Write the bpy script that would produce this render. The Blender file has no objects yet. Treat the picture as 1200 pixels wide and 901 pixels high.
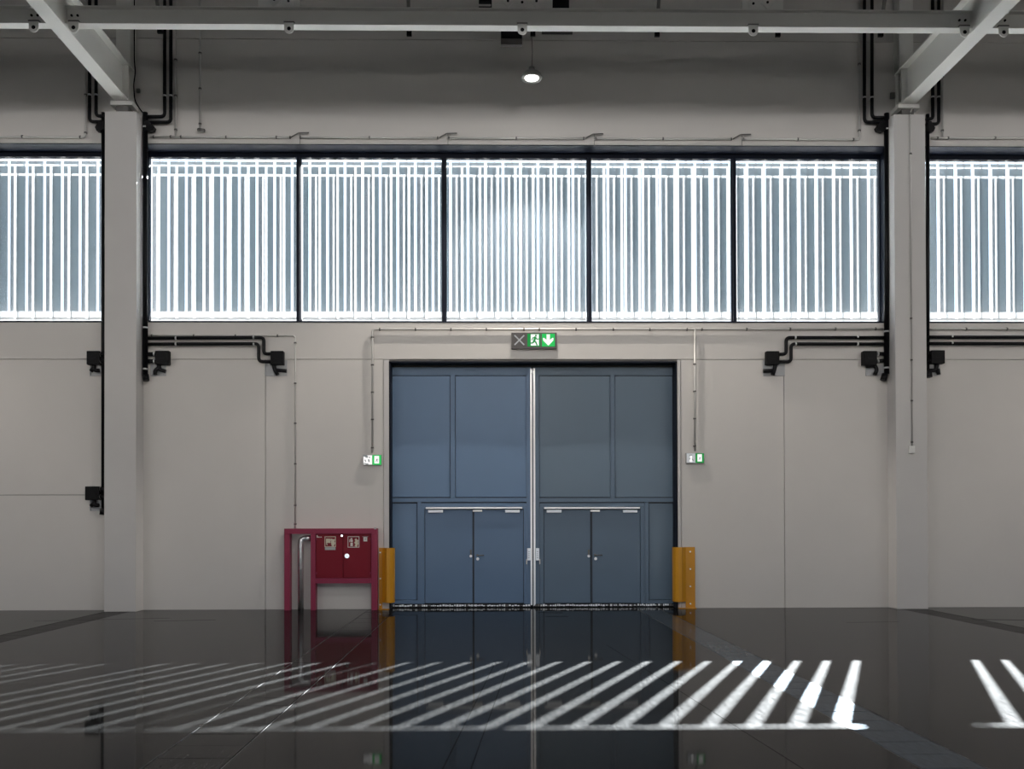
import bpy, bmesh, math, random
from mathutils import Vector, Matrix
random.seed(7)
scn = bpy.context.scene
COL = scn.collection

# ------------------------------------------------------------------ camera, sky, sun, exposure
W, H = 1200, 901
F = 1100.0                                   # focal length in pixels
S0 = 54.3
CAM = Vector((-0.963, -F / S0, 1.79))
PP = (588.337, 605.407)                      # principal point (shift lens)
psi, th, rho = math.radians(0.80), math.radians(0.55), -0.0022
FW = Vector((math.sin(psi) * math.cos(th), math.cos(psi) * math.cos(th), math.sin(th)))
R0 = Vector((math.cos(psi), -math.sin(psi), 0))
U0 = R0.cross(FW)
RT = R0 * math.cos(rho) + U0 * math.sin(rho)
UP = -R0 * math.sin(rho) + U0 * math.cos(rho)
cam_data = bpy.data.cameras.new('camera')
cam = bpy.data.objects.new('camera', cam_data)
COL.objects.link(cam)
m = Matrix.Identity(4)
for i in range(3):
    m[i][0], m[i][1], m[i][2], m[i][3] = RT[i], UP[i], -FW[i], CAM[i]
cam.matrix_world = m
cam_data.sensor_fit = 'HORIZONTAL'
cam_data.sensor_width = 36
cam_data.lens = 36 * F / W
cam_data.shift_x = (600 - PP[0]) / W
cam_data.shift_y = (PP[1] - 450.5) / W
cam_data.clip_end = 300
scn.camera = cam


def at(px, py, Y=0.0):
    """measured photograph position -> point on the vertical plane at depth Y"""
    d = RT * ((px - PP[0]) / F) - UP * ((py - PP[1]) / F) + FW
    return CAM + d * ((Y - CAM.y) / d.y)


world = bpy.data.worlds.new('sky')
scn.world = world
world.use_nodes = True
bg = world.node_tree.nodes['Background']
bg.inputs['Color'].default_value = (0.80, 0.89, 1.0, 1)
bg.inputs['Strength'].default_value = 2.6

SUN_DIR = Vector((-0.431, -1.0, -0.785)).normalized()
sl = bpy.data.lights.new('sun', 'SUN')
sl.energy = 115.0
sl.angle = math.radians(0.53)
sl.color = (1.0, 0.97, 0.93)
so = bpy.data.objects.new('sun', sl)
so.rotation_euler = SUN_DIR.to_track_quat('-Z', 'Y').to_euler()
so.location = (20, 40, 30)
COL.objects.link(so)

# downlights of the hall behind and beside the camera (same height as the one in view)
LAMP_Z = 10.95
for ix, lx in enumerate((-16.8, -0.07, 16.7)):
    for ly, pw in ((-9.0, 400), (-17.5, 640), (-26.0, 640), (-34.5, 640)):
        l = bpy.data.lights.new('hall_downlight', 'SPOT')
        l.energy = pw
        l.spot_size = math.pi
        l.spot_blend = 0.02
        l.shadow_soft_size = 0.16
        l.color = (1.0, 0.975, 0.95)
        o = bpy.data.objects.new('hall_downlight', l)
        o.location = (lx, ly, LAMP_Z)
        COL.objects.link(o)

vs = scn.view_settings
scn.display_settings.display_device = 'sRGB'
vs.view_transform = 'Standard'
vs.look = 'None'
vs.exposure = 0.0
vs.gamma = 1.0
vs.use_curve_mapping = False
cy = scn.cycles
cy.use_denoising = True
cy.max_bounces = 8
cy.diffuse_bounces = 5
cy.glossy_bounces = 4
cy.transmission_bounces = 6
cy.transparent_max_bounces = 12
cy.sample_clamp_indirect = 6.0
cy.caustics_refractive = False


# ------------------------------------------------------------------ materials
def mat(name, color, rough=0.5, metal=0.0, var=0.0, vscale=3.0, spec=0.5, stretch=None):
    M = bpy.data.materials.new(name)
    M.use_nodes = True
    nt = M.node_tree
    b = nt.nodes['Principled BSDF']
    b.inputs['Base Color'].default_value = (*color, 1)
    b.inputs['Roughness'].default_value = rough
    b.inputs['Metallic'].default_value = metal
    b.inputs['Specular IOR Level'].default_value = spec
    if var > 0:
        tc = nt.nodes.new('ShaderNodeTexCoord')
        mp = nt.nodes.new('ShaderNodeMapping')
        if stretch:
            mp.inputs['Scale'].default_value = stretch
        n = nt.nodes.new('ShaderNodeTexNoise')
        n.inputs['Scale'].default_value = vscale
        n.inputs['Detail'].default_value = 6
        r = nt.nodes.new('ShaderNodeMix')
        r.data_type = 'RGBA'
        r.inputs['A'].default_value = (*[c * (1 - var) for c in color], 1)
        r.inputs['B'].default_value = (*[min(1, c * (1 + var)) for c in color], 1)
        nt.links.new(tc.outputs['Object'], mp.inputs['Vector'])
        nt.links.new(mp.outputs['Vector'], n.inputs['Vector'])
        nt.links.new(n.outputs['Fac'], r.inputs['Factor'])
        nt.links.new(r.outputs['Result'], b.inputs['Base Color'])
        bp = nt.nodes.new('ShaderNodeBump')
        bp.inputs['Strength'].default_value = 0.05
        bp.inputs['Distance'].default_value = 0.01
        nt.links.new(n.outputs['Fac'], bp.inputs['Height'])
        nt.links.new(bp.outputs['Normal'], b.inputs['Normal'])
    return M


def emit(name, color, strength):
    M = bpy.data.materials.new(name)
    M.use_nodes = True
    nt = M.node_tree
    nt.nodes.clear()
    e = nt.nodes.new('ShaderNodeEmission')
    e.inputs['Color'].default_value = (*color, 1)
    e.inputs['Strength'].default_value = strength
    out = nt.nodes.new('ShaderNodeOutputMaterial')
    nt.links.new(e.outputs[0], out.inputs[0])
    return M


def sheet(name, trans, diff, wt):
    """translucent sheet: light scattered through it plus a little scattered back"""
    M = bpy.data.materials.new(name)
    M.use_nodes = True
    nt = M.node_tree
    nt.nodes.clear()
    t = nt.nodes.new('ShaderNodeBsdfTranslucent')
    t.inputs['Color'].default_value = (*trans, 1)
    d = nt.nodes.new('ShaderNodeBsdfDiffuse')
    d.inputs['Color'].default_value = (*diff, 1)
    mx = nt.nodes.new('ShaderNodeMixShader')
    mx.inputs[0].default_value = wt
    out = nt.nodes.new('ShaderNodeOutputMaterial')
    nt.links.new(d.outputs[0], mx.inputs[1])
    nt.links.new(t.outputs[0], mx.inputs[2])
    nt.links.new(mx.outputs[0], out.inputs[0])
    return M


def glass_mat():
    M = bpy.data.materials.new('dusty_glass')
    M.use_nodes = True
    nt = M.node_tree
    nt.nodes.clear()
    tr = nt.nodes.new('ShaderNodeBsdfTransparent')
    tr.inputs['Color'].default_value = (0.90, 0.94, 0.97, 1)
    tl = nt.nodes.new('ShaderNodeBsdfTranslucent')
    tl.inputs['Color'].default_value = (0.95, 0.97, 1, 1)
    mx = nt.nodes.new('ShaderNodeMixShader')
    mx.inputs[0].default_value = 0.032
    out = nt.nodes.new('ShaderNodeOutputMaterial')
    nt.links.new(tr.outputs[0], mx.inputs[1])
    nt.links.new(tl.outputs[0], mx.inputs[2])
    nt.links.new(mx.outputs[0], out.inputs[0])
    return M


def floor_mat(name, diff, sharp_w, sharp_r, broad_w, broad_r, tint=(1, 1, 1), wear=(0.50, 1.65)):
    M = bpy.data.materials.new(name)
    M.use_nodes = True
    nt = M.node_tree
    nt.nodes.clear()
    N = nt.nodes.new
    L = nt.links.new
    out = N('ShaderNodeOutputMaterial')
    d = N('ShaderNodeBsdfDiffuse')
    gs = N('ShaderNodeBsdfGlossy')
    gs.inputs['Roughness'].default_value = sharp_r
    gb = N('ShaderNodeBsdfGlossy')
    gb.inputs['Roughness'].default_value = broad_r
    gb.inputs['Color'].default_value = (*tint, 1)
    lw = N('ShaderNodeLayerWeight')
    lw.inputs['Blend'].default_value = 0.5
    fr = N('ShaderNodeMath'); fr.operation = 'POWER'; fr.inputs[1].default_value = 7.2
    L(lw.outputs['Facing'], fr.inputs[0])
    k = N('ShaderNodeMath'); k.operation = 'MULTIPLY'; k.inputs[1].default_value = sharp_w
    L(fr.outputs[0], k.inputs[0])
    m1 = N('ShaderNodeMixShader')
    m2 = N('ShaderNodeMixShader')
    tc = N('ShaderNodeTexCoord')
    # wear: broad patches and fine scuffs stretched along the travel direction
    n1 = N('ShaderNodeTexNoise'); n1.inputs['Scale'].default_value = 0.9; n1.inputs['Detail'].default_value = 8
    L(tc.outputs['Object'], n1.inputs['Vector'])
    mp = N('ShaderNodeMapping')
    mp.inputs['Scale'].default_value = (11.0, 1.8, 1)
    mp.inputs['Rotation'].default_value = (0, 0, 0.35)
    L(tc.outputs['Object'], mp.inputs['Vector'])
    n2 = N('ShaderNodeTexNoise'); n2.inputs['Scale'].default_value = 2.4; n2.inputs['Detail'].default_value = 8
    n2.inputs['Roughness'].default_value = 0.72
    L(mp.outputs['Vector'], n2.inputs['Vector'])
    ra = N('ShaderNodeMapRange')
    ra.inputs['From Min'].default_value = 0.35; ra.inputs['From Max'].default_value = 0.68
    ra.inputs['To Min'].default_value = broad_w * wear[0]; ra.inputs['To Max'].default_value = broad_w * wear[1]
    L(n2.outputs['Fac'], ra.inputs['Value'])
    cr = N('ShaderNodeMix'); cr.data_type = 'RGBA'
    cr.inputs['A'].default_value = (*[c * 0.7 for c in diff], 1)
    cr.inputs['B'].default_value = (*[c * 1.3 for c in diff], 1)
    L(n1.outputs['Fac'], cr.inputs['Factor'])
    L(cr.outputs['Result'], d.inputs['Color'])
    bp = N('ShaderNodeBump'); bp.inputs['Strength'].default_value = 0.006; bp.inputs['Distance'].default_value = 0.01
    n3 = N('ShaderNodeTexNoise'); n3.inputs['Scale'].default_value = 2.2; n3.inputs['Detail'].default_value = 3
    L(tc.outputs['Object'], n3.inputs['Vector'])
    L(n3.outputs['Fac'], bp.inputs['Height'])
    L(bp.outputs['Normal'], gs.inputs['Normal'])
    L(ra.outputs['Result'], m1.inputs[0])
    L(d.outputs[0], m1.inputs[1]); L(gb.outputs[0], m1.inputs[2])
    L(k.outputs[0], m2.inputs[0])
    L(m1.outputs[0], m2.inputs[1]); L(gs.outputs[0], m2.inputs[2])
    L(m2.outputs[0], out.inputs[0])
    return M


M_WALL = mat('painted_concrete', (0.66, 0.635, 0.61), 0.7, var=0.035, vscale=1.3)
M_COLUMN = mat('smooth_concrete', (0.60, 0.585, 0.575), 0.65, var=0.03, vscale=2.0)
M_BACK = mat('wall_core', (0.22, 0.21, 0.20), 0.9)
M_CEIL = mat('ceiling_sheet', (0.30, 0.30, 0.31), 0.7)
M_FLOOR = floor_mat('polished_dark_concrete', (0.0022, 0.0021, 0.0020), 0.83, 0.045, 0.019, 0.52)
M_PLATE = floor_mat('sky_tinted_steel_cover', (0.004, 0.006, 0.009), 0.66, 0.08, 0.095, 0.50, tint=(0.78, 0.89, 1.0), wear=(0.85, 1.15))  # bluish reflection of the window sky is put into diffuse and tint
M_PLATE_L = floor_mat('left_cover', (0.0026, 0.0025, 0.0024), 0.78, 0.05, 0.025, 0.52)  # left inner trench covers: floor-like tone, weak broad gloss
M_PLATE_D = floor_mat('dark_cover', (0.004, 0.0036, 0.003), 0.44, 0.10, 0.015, 0.6)
M_JOINT = mat('joint_black', (0.01, 0.01, 0.01), 0.9)
M_STEELW = mat('white_painted_steel', (0.86, 0.85, 0.815), 0.45, var=0.02, vscale=4)
M_NAVY = mat('dark_window_frame', (0.0045, 0.007, 0.016), 0.5, spec=0.15)
M_BLACK = mat('black_plastic', (0.004, 0.004, 0.0055), 0.42, spec=0.2)
M_BOXBLK = mat('black_box_plastic', (0.0045, 0.0045, 0.0055), 0.5, spec=0.15)
M_GALV = mat('galvanised_conduit', (0.62, 0.61, 0.59), 0.38, metal=0.35)
M_CLIP = mat('dark_clip', (0.16, 0.155, 0.15), 0.5, metal=0.5)
M_BRIGHT = mat('bright_clamp', (0.8, 0.8, 0.8), 0.3, metal=0.6)
M_DOOR = mat('blue_grey_door_paint', (0.105, 0.180, 0.300), 0.42, var=0.05, vscale=1.5)
M_DOORP = mat('blue_grey_panel_paint', (0.118, 0.205, 0.345), 0.38, var=0.07, vscale=0.8)
M_DOORP2 = mat('grey_blue_right_panel', (0.112, 0.170, 0.238), 0.38, var=0.06, vscale=0.8)  # panels of the right leaf, greyer than those of the left
M_DOOR2 = mat('grey_blue_right_door', (0.098, 0.152, 0.222), 0.42, var=0.05, vscale=1.5)  # frame and wicket of the right leaf, greyer than the left
M_DOORE = mat('dark_panel_edge', (0.035, 0.048, 0.07), 0.5)
M_ALU = mat('aluminium_strip', (0.80, 0.80, 0.79), 0.28, metal=0.7)
M_PALE = mat('pale_plate', (0.90, 0.95, 1.0), 0.30, metal=0.3)
M_CHROME = mat('polished_steel', (0.92, 0.93, 0.94), 0.06, metal=1.0)
M_REDF = mat('crimson_frame_paint', (0.28, 0.030, 0.075), 0.45, spec=0.25)
M_RED = mat('dark_red_door_paint', (0.205, 0.006, 0.019), 0.45, spec=0.2)
M_YEL = mat('yellow_guard_paint', (0.62, 0.28, 0.008), 0.42, var=0.06, vscale=6)
M_WHITE = mat('white_print', (0.78, 0.76, 0.72), 0.5)
M_CREAM = mat('cream_print', (0.72, 0.66, 0.52), 0.5)
M_GREYP = mat('grey_plate', (0.42, 0.43, 0.45), 0.6)
M_SIGNBODY = mat('dark_grey_sign_case', (0.10, 0.092, 0.092), 0.5)
M_SIGNGREY = mat('grey_sign_case', (0.34, 0.33, 0.33), 0.5)
M_XGREY = mat('dim_cross', (0.48, 0.51, 0.54), 0.5)
M_GREEN1 = emit('lit_green', (0.022, 0.29, 0.065), 1.0)
M_GREEN2 = emit('lit_bright_green', (0.035, 0.56, 0.12), 1.0)
M_LIT = emit('lit_white', (1.0, 0.98, 0.97), 1.05)
M_LAMPLIT = emit('lamp_diffuser_lit', (1.0, 0.97, 0.93), 9.0)
M_FIG = mat('dim_figure', (0.45, 0.50, 0.52), 0.5)
M_LAMP = mat('lamp_housing_paint', (0.20, 0.195, 0.185), 0.45)
M_SLAT = sheet('tinted_slat', (0.100, 0.121, 0.133), (0.40, 0.43, 0.46), 0.62)
M_SLAT2 = sheet('pale_tinted_slat', (0.112, 0.124, 0.134), (0.40, 0.43, 0.46), 0.62)
M_STRIP = sheet('opal_strip', (0.26, 0.265, 0.27), (0.6, 0.6, 0.6), 0.85)
M_GLASS = glass_mat()
M_GROUND = mat('pale_paving', (0.60, 0.565, 0.52), 0.9, var=0.1, vscale=1)
M_EDGE = floor_mat('steel_edge', (0.004, 0.004, 0.004), 0.34, 0.1, 0.14, 0.62)
M_MARK = floor_mat('tyre_mark', (0.002, 0.002, 0.002), 0.42, 0.06, 0.010, 0.6)


def brushed_pipe():
    M = mat('brushed_steel_pipe', (0.98, 0.98, 0.99), 0.31, metal=1.0)
    nt = M.node_tree
    b = nt.nodes['Principled BSDF']
    t = nt.nodes.new('ShaderNodeTangent')
    t.direction_type = 'RADIAL'
    t.axis = 'Z'
    b.inputs['Anisotropic'].default_value = 0.95
    b.inputs['Anisotropic Rotation'].default_value = 0.25
    nt.links.new(t.outputs[0], b.inputs['Tangent'])
    return M


M_PIPE = brushed_pipe()


# ------------------------------------------------------------------ mesh helpers
class MB:
    def __init__(self):
        self.bm = bmesh.new()
        self.mats = []
        self.mi = 0

    def use(self, mt):
        if mt not in self.mats:
            self.mats.append(mt)
        self.mi = self.mats.index(mt)
        return self

    def _face(self, vs_, smooth=False):
        try:
            f = self.bm.faces.new(vs_)
            f.material_index = self.mi
            f.smooth = smooth
        except ValueError:
            pass

    def box(self, x0, x1, y0, y1, z0, z1, bev=0.0):
        if x0 > x1: x0, x1 = x1, x0
        if y0 > y1: y0, y1 = y1, y0
        if z0 > z1: z0, z1 = z1, z0
        if bev > 0:
            t = bmesh.new()
            bmesh.ops.create_cube(t, size=1.0)
            for v in t.verts:
                v.co = Vector(((x0 + x1) / 2 + v.co.x * (x1 - x0), (y0 + y1) / 2 + v.co.y * (y1 - y0), (z0 + z1) / 2 + v.co.z * (z1 - z0)))
            bmesh.ops.bevel(t, geom=t.edges[:], offset=bev, segments=2, profile=0.6, affect='EDGES')
            mp = {}
            for v in t.verts:
                mp[v] = self.bm.verts.new(v.co)
            for f in t.faces:
                self._face([mp[v] for v in f.verts])
            t.free()
            return self
        c = [self.bm.verts.new(p) for p in ((x0, y0, z0), (x1, y0, z0), (x1, y1, z0), (x0, y1, z0), (x0, y0, z1), (x1, y0, z1), (x1, y1, z1), (x0, y1, z1))]
        for q in ((0, 3, 2, 1), (4, 5, 6, 7), (0, 1, 5, 4), (1, 2, 6, 5), (2, 3, 7, 6), (3, 0, 4, 7)):
            self._face([c[i] for i in q])
        return self

    def prism(self, pts, y0, y1, plane='xz'):
        """extrude an outline: xz outline along y (default), xy outline along z, yz outline along x"""
        def P(a, b, t):
            return (a, t, b) if plane == 'xz' else ((a, b, t) if plane == 'xy' else (t, a, b))
        A = [self.bm.verts.new(P(a, b, y0)) for a, b in pts]
        B = [self.bm.verts.new(P(a, b, y1)) for a, b in pts]
        self._face(A)
        self._face(B[::-1])
        n = len(pts)
        for i in range(n):
            self._face([A[i], B[i], B[(i + 1) % n], A[(i + 1) % n]])
        return self

    def disc(self, cx, cz, r, y0, y1, n=20):
        return self.prism([(cx + r * math.cos(2 * math.pi * i / n), cz + r * math.sin(2 * math.pi * i / n)) for i in range(n)], y0, y1)

    def stroke(self, p, q, w, y0, y1):
        p = Vector(p); q = Vector(q)
        d = (q - p).normalized() * (w / 2)
        n = Vector((-d.y, d.x))
        p = p - d * 0.6; q = q + d * 0.6
        self.ns = getattr(self, 'ns', 0) + 1
        y0 -= 0.00012 * self.ns
        return self.prism([tuple(p + n), tuple(p - n), tuple(q - n), tuple(q + n)], y0, y1)

    def tube(self, path, r, n=10, fillet=0.0):
        pts = [Vector(p) for p in path]
        if fillet > 0 and len(pts) > 2:
            out = [pts[0]]
            for i in range(1, len(pts) - 1):
                a, b, c = pts[i - 1], pts[i], pts[i + 1]
                d1, d2 = (a - b), (c - b)
                f = min(fillet, d1.length * 0.49, d2.length * 0.49)
                p1, p2 = b + d1.normalized() * f, b + d2.normalized() * f
                for k in range(6):
                    t = k / 5
                    out.append(p1 * (1 - t) ** 2 + b * 2 * t * (1 - t) + p2 * t ** 2)
            out.append(pts[-1])
            pts = out
        rings = []
        ref = None
        for i, p in enumerate(pts):
            if i == 0: t = pts[1] - p
            elif i == len(pts) - 1: t = p - pts[i - 1]
            else: t = (pts[i + 1] - p).normalized() + (p - pts[i - 1]).normalized()
            t.normalize()
            if ref is None:
                ref = Vector((0, 1, 0)) if abs(t.y) < 0.9 else Vector((1, 0, 0))
            u = (ref - t * ref.dot(t)).normalized()
            ref = u
            v = t.cross(u)
            rings.append([self.bm.verts.new(p + (u * math.cos(2 * math.pi * k / n) + v * math.sin(2 * math.pi * k / n)) * r) for k in range(n)])
        for a, b in zip(rings, rings[1:]):
            for k in range(n):
                self._face([a[k], a[(k + 1) % n], b[(k + 1) % n], b[k]], True)
        self._face(rings[0][::-1])
        self._face(rings[-1])
        return self

    def lathe(self, c, prof, n=28):
        """profile of (radius, z) about a vertical axis"""
        rings = []
        for r, z in prof:
            rings.append([self.bm.verts.new((c[0] + r * math.cos(2 * math.pi * k / n), c[1] + r * math.sin(2 * math.pi * k / n), c[2] + z)) for k in range(n)])
        for a, b in zip(rings, rings[1:]):
            for k in range(n):
                self._face([a[k], a[(k + 1) % n], b[(k + 1) % n], b[k]], True)
        self._face(rings[0][::-1]); self._face(rings[-1])
        return self

    def build(self, name, mt=None, parent=None, label=None, kind=None):
        me = bpy.data.meshes.new(name)
        bmesh.ops.recalc_face_normals(self.bm, faces=self.bm.faces[:])
        self.bm.to_mesh(me)
        self.bm.free()
        if self.mats:
            for q in self.mats:
                me.materials.append(q)
        elif mt:
            me.materials.append(mt)
        o = bpy.data.objects.new(name, me)
        COL.objects.link(o)
        if parent is not None:
            o.parent = parent
            o.matrix_parent_inverse = Matrix.Translation(-Vector(parent['_base'])) if '_base' in parent else Matrix.Identity(4)
        if label: o['label'] = label
        if kind: o['kind'] = kind
        return o


def place(o, base):
    """re-seat a top-level mesh so that its origin is at its base"""
    b = Vector(base)
    o.data.transform(Matrix.Translation(-b))
    o.location = b
    o['_base'] = tuple(b)
    return o


def thing(name, label, cat, base, group=None, kind=None):
    o = bpy.data.objects.new(name, None)
    o.empty_display_size = 0.1
    COL.objects.link(o)
    o.location = base
    o['_base'] = tuple(base)
    o['label'] = label
    o['category'] = cat
    if group: o['group'] = group
    if kind: o['kind'] = kind
    return o


def tag(o, label, cat, group=None):
    o['label'] = label; o['category'] = cat
    if group: o['group'] = group
    return o


def copy_part(src, name, parent, off):
    c = src.copy()
    c.name = name
    COL.objects.link(c)
    c.parent = parent
    c.matrix_parent_inverse = src.matrix_parent_inverse.copy()
    c.location = src.location + Vector(off)
    return c


def rect(mb, x0, y0, x1, y1, Yn, Yf, bev=0.0):
    a = at(x0, y1, Yn); b = at(x1, y0, Yn)
    mb.box(a.x, b.x, Yn, Yf, a.z, b.z, bev)
    return mb


# ------------------------------------------------------------------ floor
XE = 32.0
YB = -48.0
ST = [(-9.03, -8.52), (-3.54, -2.95), (2.21, 2.70), (7.80, 8.30)]
floor = MB().box(-XE - .3, XE + .3, YB - .3, 0.6, -0.40, -0.035).build('floor', M_JOINT, kind='structure')
floor['label'] = 'dark polished concrete hall floor with steel trench covers'
xs = [-XE]
for a, b in ST:
    xs += [a, b]
xs.append(XE)
G = 0.009
for i in range(0, len(xs), 2):
    MB().box(xs[i] + (G if i else 0), xs[i + 1] - (G if i + 2 < len(xs) else 0), YB, 0.6, -0.034, 0.0).build('slab', M_FLOOR, floor)
PITCH = 0.422
for k, (a, b) in enumerate(ST):
    mt = (M_PLATE_D, M_PLATE_L, M_PLATE, M_PLATE_D)[k]
    proto = None
    y_end = -0.45 if k in (0, 3) else 0.55
    n = 48
    for j in range(n):
        y1 = y_end - j * PITCH
        dz = random.uniform(-0.0012, 0.0012)
        if proto is None:
            proto = MB().box(a + G, b - G, y1 - PITCH + 0.006, y1 - 0.006, -0.033, -0.001).build('cover_plate', mt, floor)
        else:
            copy_part(proto, 'cover_plate', floor, (0, -j * PITCH, dz))
    MB().box(a + G, b - G, YB, y_end - n * PITCH, -0.033, -0.001).build('cover_run', mt, floor)
    if k in (1, 2):
        MB().box(a - G + .0005, a - G + .009, YB, .55, -.033, -.0005).build('edge_bar', M_EDGE, floor)
        MB().box(b + G - .009, b + G - .0005, YB, .55, -.033, -.0005).build('edge_bar', M_EDGE, floor)
    if k in (0, 3):
        MB().box(a + G, b - G, y_end, 0.6, -0.033, -0.001).build('cover_run', mt, floor)
# tyre scuffs on the slab (thin dark rubber film)
mk = MB()
for (p, q, w) in (((-0.88, -7.9), (-1.33, -13.6), 0.010), ((-0.70, -7.9), (-1.12, -13.6), 0.010), ((0.05, -0.9), (0.55, -1.0), 0.12), ((0.15, -1.75), (0.60, -1.75), 0.10),
                  ((0.8, -6.2), (1.35, -13.5), 0.008), ((-9.6, -2.3), (-7.2, -1.8), 0.05), ((-7.3, -2.4), (-6.2, -2.2), 0.07), ((8.2, -2.6), (9.6, -2.9), 0.16), ((5.6, -3.1), (6.6, -3.0), 0.03)):
    p = Vector(p); q = Vector(q); d = (q - p).normalized(); nn = Vector((-d.y, d.x)) * w / 2
    pts = [tuple(p + nn), tuple(p - nn), tuple(q - nn), tuple(q + nn)]
    mk.prism(pts, 0.0003, 0.0009, 'xy')
mk.build('scuff_marks', M_MARK, floor, kind='stuff')

ground = MB().box(-70, 70, 1.2, 90, -0.30, -0.05).box(-90, 90, -120, YB - .5, -0.30, -0.05).build('ground', M_GROUND, kind='structure')

# ------------------------------------------------------------------ walls and ceiling
ZC = 14.6
WZ0, WZ1 = 6.20, 10.04
DX0, DX1, DZ = -3.115, 3.125, 5.345
WIN = [(-17.6, -9.22), (-8.46, 7.77), (8.52, 17.0)]
wall = MB()
wall.box(-XE, DX0, 0.05, 0.60, -0.035, WZ0).box(DX1, XE, 0.05, 0.60, -0.05, WZ0).box(DX0, DX1, 0.05, 0.60, DZ, WZ0)
wall.box(-XE, XE, 0.05, 0.60, WZ1, ZC + .2)
for a, b in ((-XE, WIN[0][0]), (WIN[0][1], WIN[1][0]), (WIN[1][1], WIN[2][0]), (WIN[2][1], XE)):
    wall.box(a, b, 0.05, 0.60, WZ0, WZ1)
wall = wall.build('wall_back', M_BACK, kind='structure')
wall['label'] = 'pale concrete panel wall with clerestory windows and blue doors'
J = 0.006
XL, XR = -8.72, 8.03


def panel(x0, x1, z0, z1):
    MB().box(x0 + J, x1 - J, 0.002, 0.052, z0 + (J if z0 > 0 else 0), z1 - J, 0.003).build('wall_panel', M_WALL, wall)


for z0, z1 in ((0, 2.47), (2.47, 5.385), (5.385, 6.2)):
    panel(-XE, XL, z0, z1)
for z0, z1 in ((0, 5.385), (5.385, 6.2)):
    panel(XR, XE, z0, z1)
panel(XL, XR, 5.385, 6.2)
for x0, x1 in ((XL, -5.771), (-5.771, -3.225), (3.195, 5.447), (5.447, XR)):
    panel(x0, x1, 0, 5.385)
for x0, x1 in ((-XE, XL), (XL, XR), (XR, XE)):
    panel(x0, x1, 10.04, 12.32)
    panel(x0, x1, 12.32, ZC + .1)
for a, b in ((-XE, WIN[0][0]), (WIN[0][1], XL), (XL, WIN[1][0]), (WIN[1][1], XR), (XR, WIN[2][0]), (WIN[2][1], XE)):
    panel(a, b, 6.2, 10.04)

MB().box(-XE - .3, -XE, YB, 0.6, 0, ZC + .2).build('wall_left', M_WALL, kind='structure')
MB().box(XE, XE + .3, YB, 0.6, 0, ZC + .2).build('wall_right', M_WALL, kind='structure')
wf = MB()
# low glazed front far behind the camera: daylight enters between its piers
wf.box(-XE - .3, XE + .3, YB - .3, YB, 3.0, ZC + .2).box(-XE - .3, XE + .3, YB - .3, YB, 0, 0.25)
for cx in (-XE, -25.4, -8.7, 8.0, 24.8, XE):
    wf.box(cx - .4, cx + .4, YB - .3, YB, 0.25, 3.0)
wf.build('wall_front', M_WALL, kind='structure')
MB().box(-XE - .3, XE + .3, YB - .3, 0.6, ZC, ZC + .3).build('ceiling', M_CEIL, kind='structure')

# ------------------------------------------------------------------ windows
GY = 0.50
MULL = {0: [-16.2, -12.85], 1: [-5.145, -1.938, 1.273, 4.489], 2: [12.15, 15.5]}
for wi, (x0, x1) in enumerate(WIN):
    win = thing('window_%d' % (wi + 1), ('left', 'middle', 'right')[wi] + ' clerestory window strip with dark frame and dusty panes', 'window', ((x0 + x1) / 2, 0.3, WZ0), kind='structure')
    del win['category']
    # dark reveal lining, head and sill
    fr = MB()
    fr.box(x0, x1, 0.0, 0.56, WZ1 - 0.012, WZ1 + 0.002)
    fr.box(x0, x1, GY - .06, GY + .06, WZ1 - 0.115, WZ1 - 0.012)
    fr.build('head_frame', M_NAVY, win)
    fr = MB()
    fr.box(x0, x1, -0.006, 0.03, WZ0 - 0.020, WZ0 + 0.012)
    fr.box(x0, x1, GY - .06, GY + .06, WZ0 - .01, WZ0 + 0.11)
    fr.build('sill_frame', M_NAVY, win)
    MB().box(x0, x1, 0.03, 0.56, WZ0, WZ0 + .012).build('sill_board', M_WALL, win)
    for xx, s in ((x0, 1), (x1, -1)):
        MB().box(xx, xx + s * 0.012, 0.0, 0.56, WZ0, WZ1).box(xx, xx + s * 0.035, GY - .06, GY + .06, WZ0, WZ1).build('jamb_frame', M_NAVY, win)
    ms = MULL[wi]
    for mx in ms:
        MB().box(mx - .052, mx + .052, GY - .05, GY + .06, WZ0 + .1, WZ1 - .11).box(mx - .03, mx + .03, GY - .11, GY - .05, WZ0 + .1, WZ1 - .11).build('mullion', M_NAVY, win)
    edges = [x0 + .03] + ms + [x1 - .03]
    for a, b in zip(edges, edges[1:]):
        MB().box(a, b, GY + .010, GY + .014, WZ0 + .08, WZ1 - .10).build('pane', M_GLASS, win)

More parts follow.
